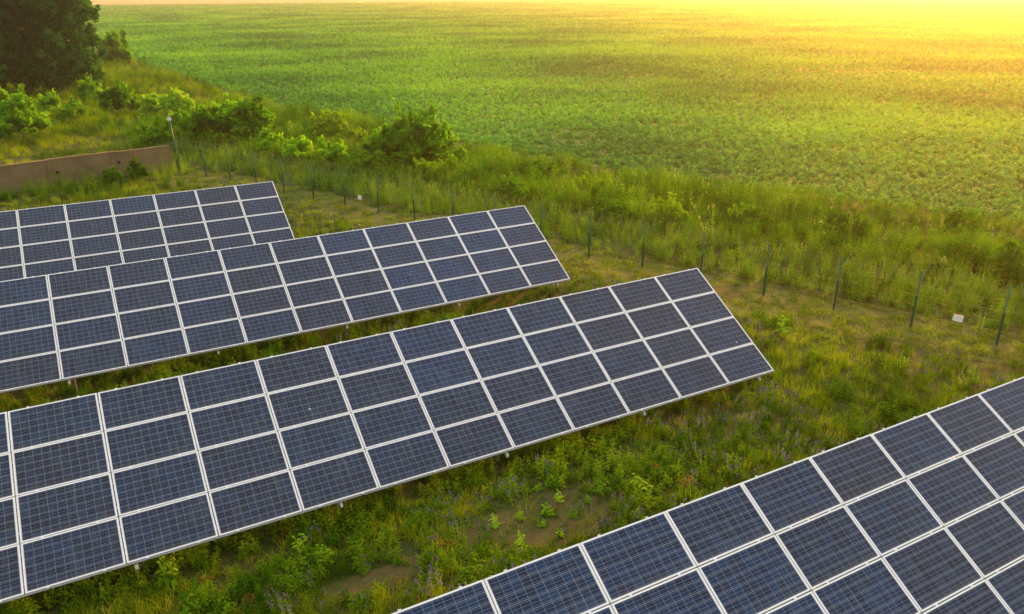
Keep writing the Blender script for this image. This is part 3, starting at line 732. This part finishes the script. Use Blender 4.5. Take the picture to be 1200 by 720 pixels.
bush(110, 122, 34, 24, 'bush', 33, 'low bush at the right foot of the dark trees', .16)
bush(92, 143, 26, 24, 'bright', 34, 'light green bush in the meadow in front of the trees, right one of two', .14)
bush(62, 138, 30, 26, 'bright', 35, 'light green bush in the meadow in front of the trees, left one of two', .14)
bush(28, 168, 66, 44, 'bright', 36, 'bright leafy bush behind the wall at the left edge', .16, 1.2, 12)
bush(1, 158, 34, 66, 'bright', 37, 'tall bright sapling cut by the left edge of the picture', .16, 1.2, 10, 'sapling')
bush(180, 176, 60, 26, 'belt', 38, 'low wide bush right behind the end of the concrete wall', .12)
bush(133, 220, 26, 24, 'weed', 39, 'small dark bush growing against the front of the concrete wall', .09, group='bushes at the wall')
bush(163, 213, 26, 22, 'weed', 40, 'small bush at the wall, right of the first dark one', .09, group='bushes at the wall')
bush(1090, 322, 44, 30, 'seed', 41, 'pale yellowish shrub in the weed belt above the rightmost fence posts', .04, .5, 8)
for i, (x, y, w, h) in enumerate(((606, 236, 50, 22), (690, 228, 44, 20), (780, 262, 60, 24), (640, 212, 46, 20), (880, 268, 60, 24), (990, 280, 60, 26), (1180, 318, 60, 30), (560, 214, 40, 20), (720, 262, 50, 22), (1120, 282, 60, 24))):
    bush(x, y, w, h, 'belt', 50 + i, 'low green bush swelling out of the tall weed belt', .09, 1.0, 8, 'weed_bush', 'low bushes in the weed belt')

# young leafy weeds standing clear of the grass
def leafy_weed(px, py, s, seed, label, group, m='bright'):
    g = at(px, py); V, F, MI = broad(4, .42 * s, .12 * s, .17 * s, .07 * s, 7, seed)
    root = empty('leafy_weed', (g[0], g[1], 0)); tag(root, label, 'weed', group)
    V = np.array(V); F = np.array(F); K = np.arange(len(F)); st = (K % 43 == 0)   # stem face opens every stem's run of faces
    link(bpy.data.objects.new('foliage', mesh_arr('foliage', V, F, M[m])), root)
patch = 'young bright green leafy weed standing on the bare brown patch between two arrays'
for i, (x, y, s) in enumerate(((645, 570, .8), (630, 576, .6), (655, 588, .7), (643, 604, .9), (582, 618, .8), (608, 609, .6), (610, 643, .9), (672, 607, .6), (635, 619, .5), (657, 629, .5), (688, 590, .6))):
    leafy_weed(x, y, s, 200 + i, patch, 'young weeds on the bare patch')
leafy_weed(666, 534, 1.0, 220, 'bright leafy weed close under the low edge of the middle array', 'bright weeds between arrays')
leafy_weed(704, 580, 1.0, 221, 'bright leafy weed in the grass right of the bare brown patch', 'bright weeds between arrays')
leafy_weed(748, 580, 1.2, 222, 'rightmost bright leafy weed between the two nearest arrays', 'bright weeds between arrays')
leafy_weed(353, 646, 1.1, 223, 'bright leafy weed at the bottom left, left one of a pair', 'bright weeds between arrays')
leafy_weed(384, 657, 1.1, 224, 'bright leafy weed at the bottom left, right one of a pair', 'bright weeds between arrays')
leafy_weed(203, 684, 1.3, 225, 'tall leafy weed beside the lowest left part of the middle array', 'bright weeds between arrays')
leafy_weed(912, 392, 1.7, 226, 'pale green leafy weed right of the upper end of the middle array', 'bright weeds between arrays')

# lone pole at the far end of the crop field
g = at(505, 7); o = empty('utility_pole', (g[0], g[1], 0)); tag(o, 'thin wooden pole far off where the green field meets the tan one', 'utility pole')
b = MB(); b.tube([(0, 0, -.1), (0, 0, 9)], [.22, .15], 6); b.build('shaft', M['wood'], o)
b = MB(); b.bar((-1.1, 0, 8.3), (1.1, 0, 8.3), .12, .14); b.build('crossarm', M['wood'], o)

# ------------------------------------------------------------------ haze
b = MB(); b.box((0, 0, 10.5), (2 * G + 40, 2 * G + 40, 24.0)); hz = b.build('haze', None); hz.data.materials.clear()
m, nt, out = mat('haze_air'); pv = nt.nodes.new('ShaderNodeVolumePrincipled'); pv.inputs['Density'].default_value = HAZE_DENSITY; pv.inputs['Anisotropy'].default_value = HAZE_G
pv.inputs['Color'].default_value = (1.0, .92, .66, 1); nt.links.new(pv.outputs[0], out.inputs['Volume']); hz.data.materials.append(m)
hz['kind'] = 'stuff'
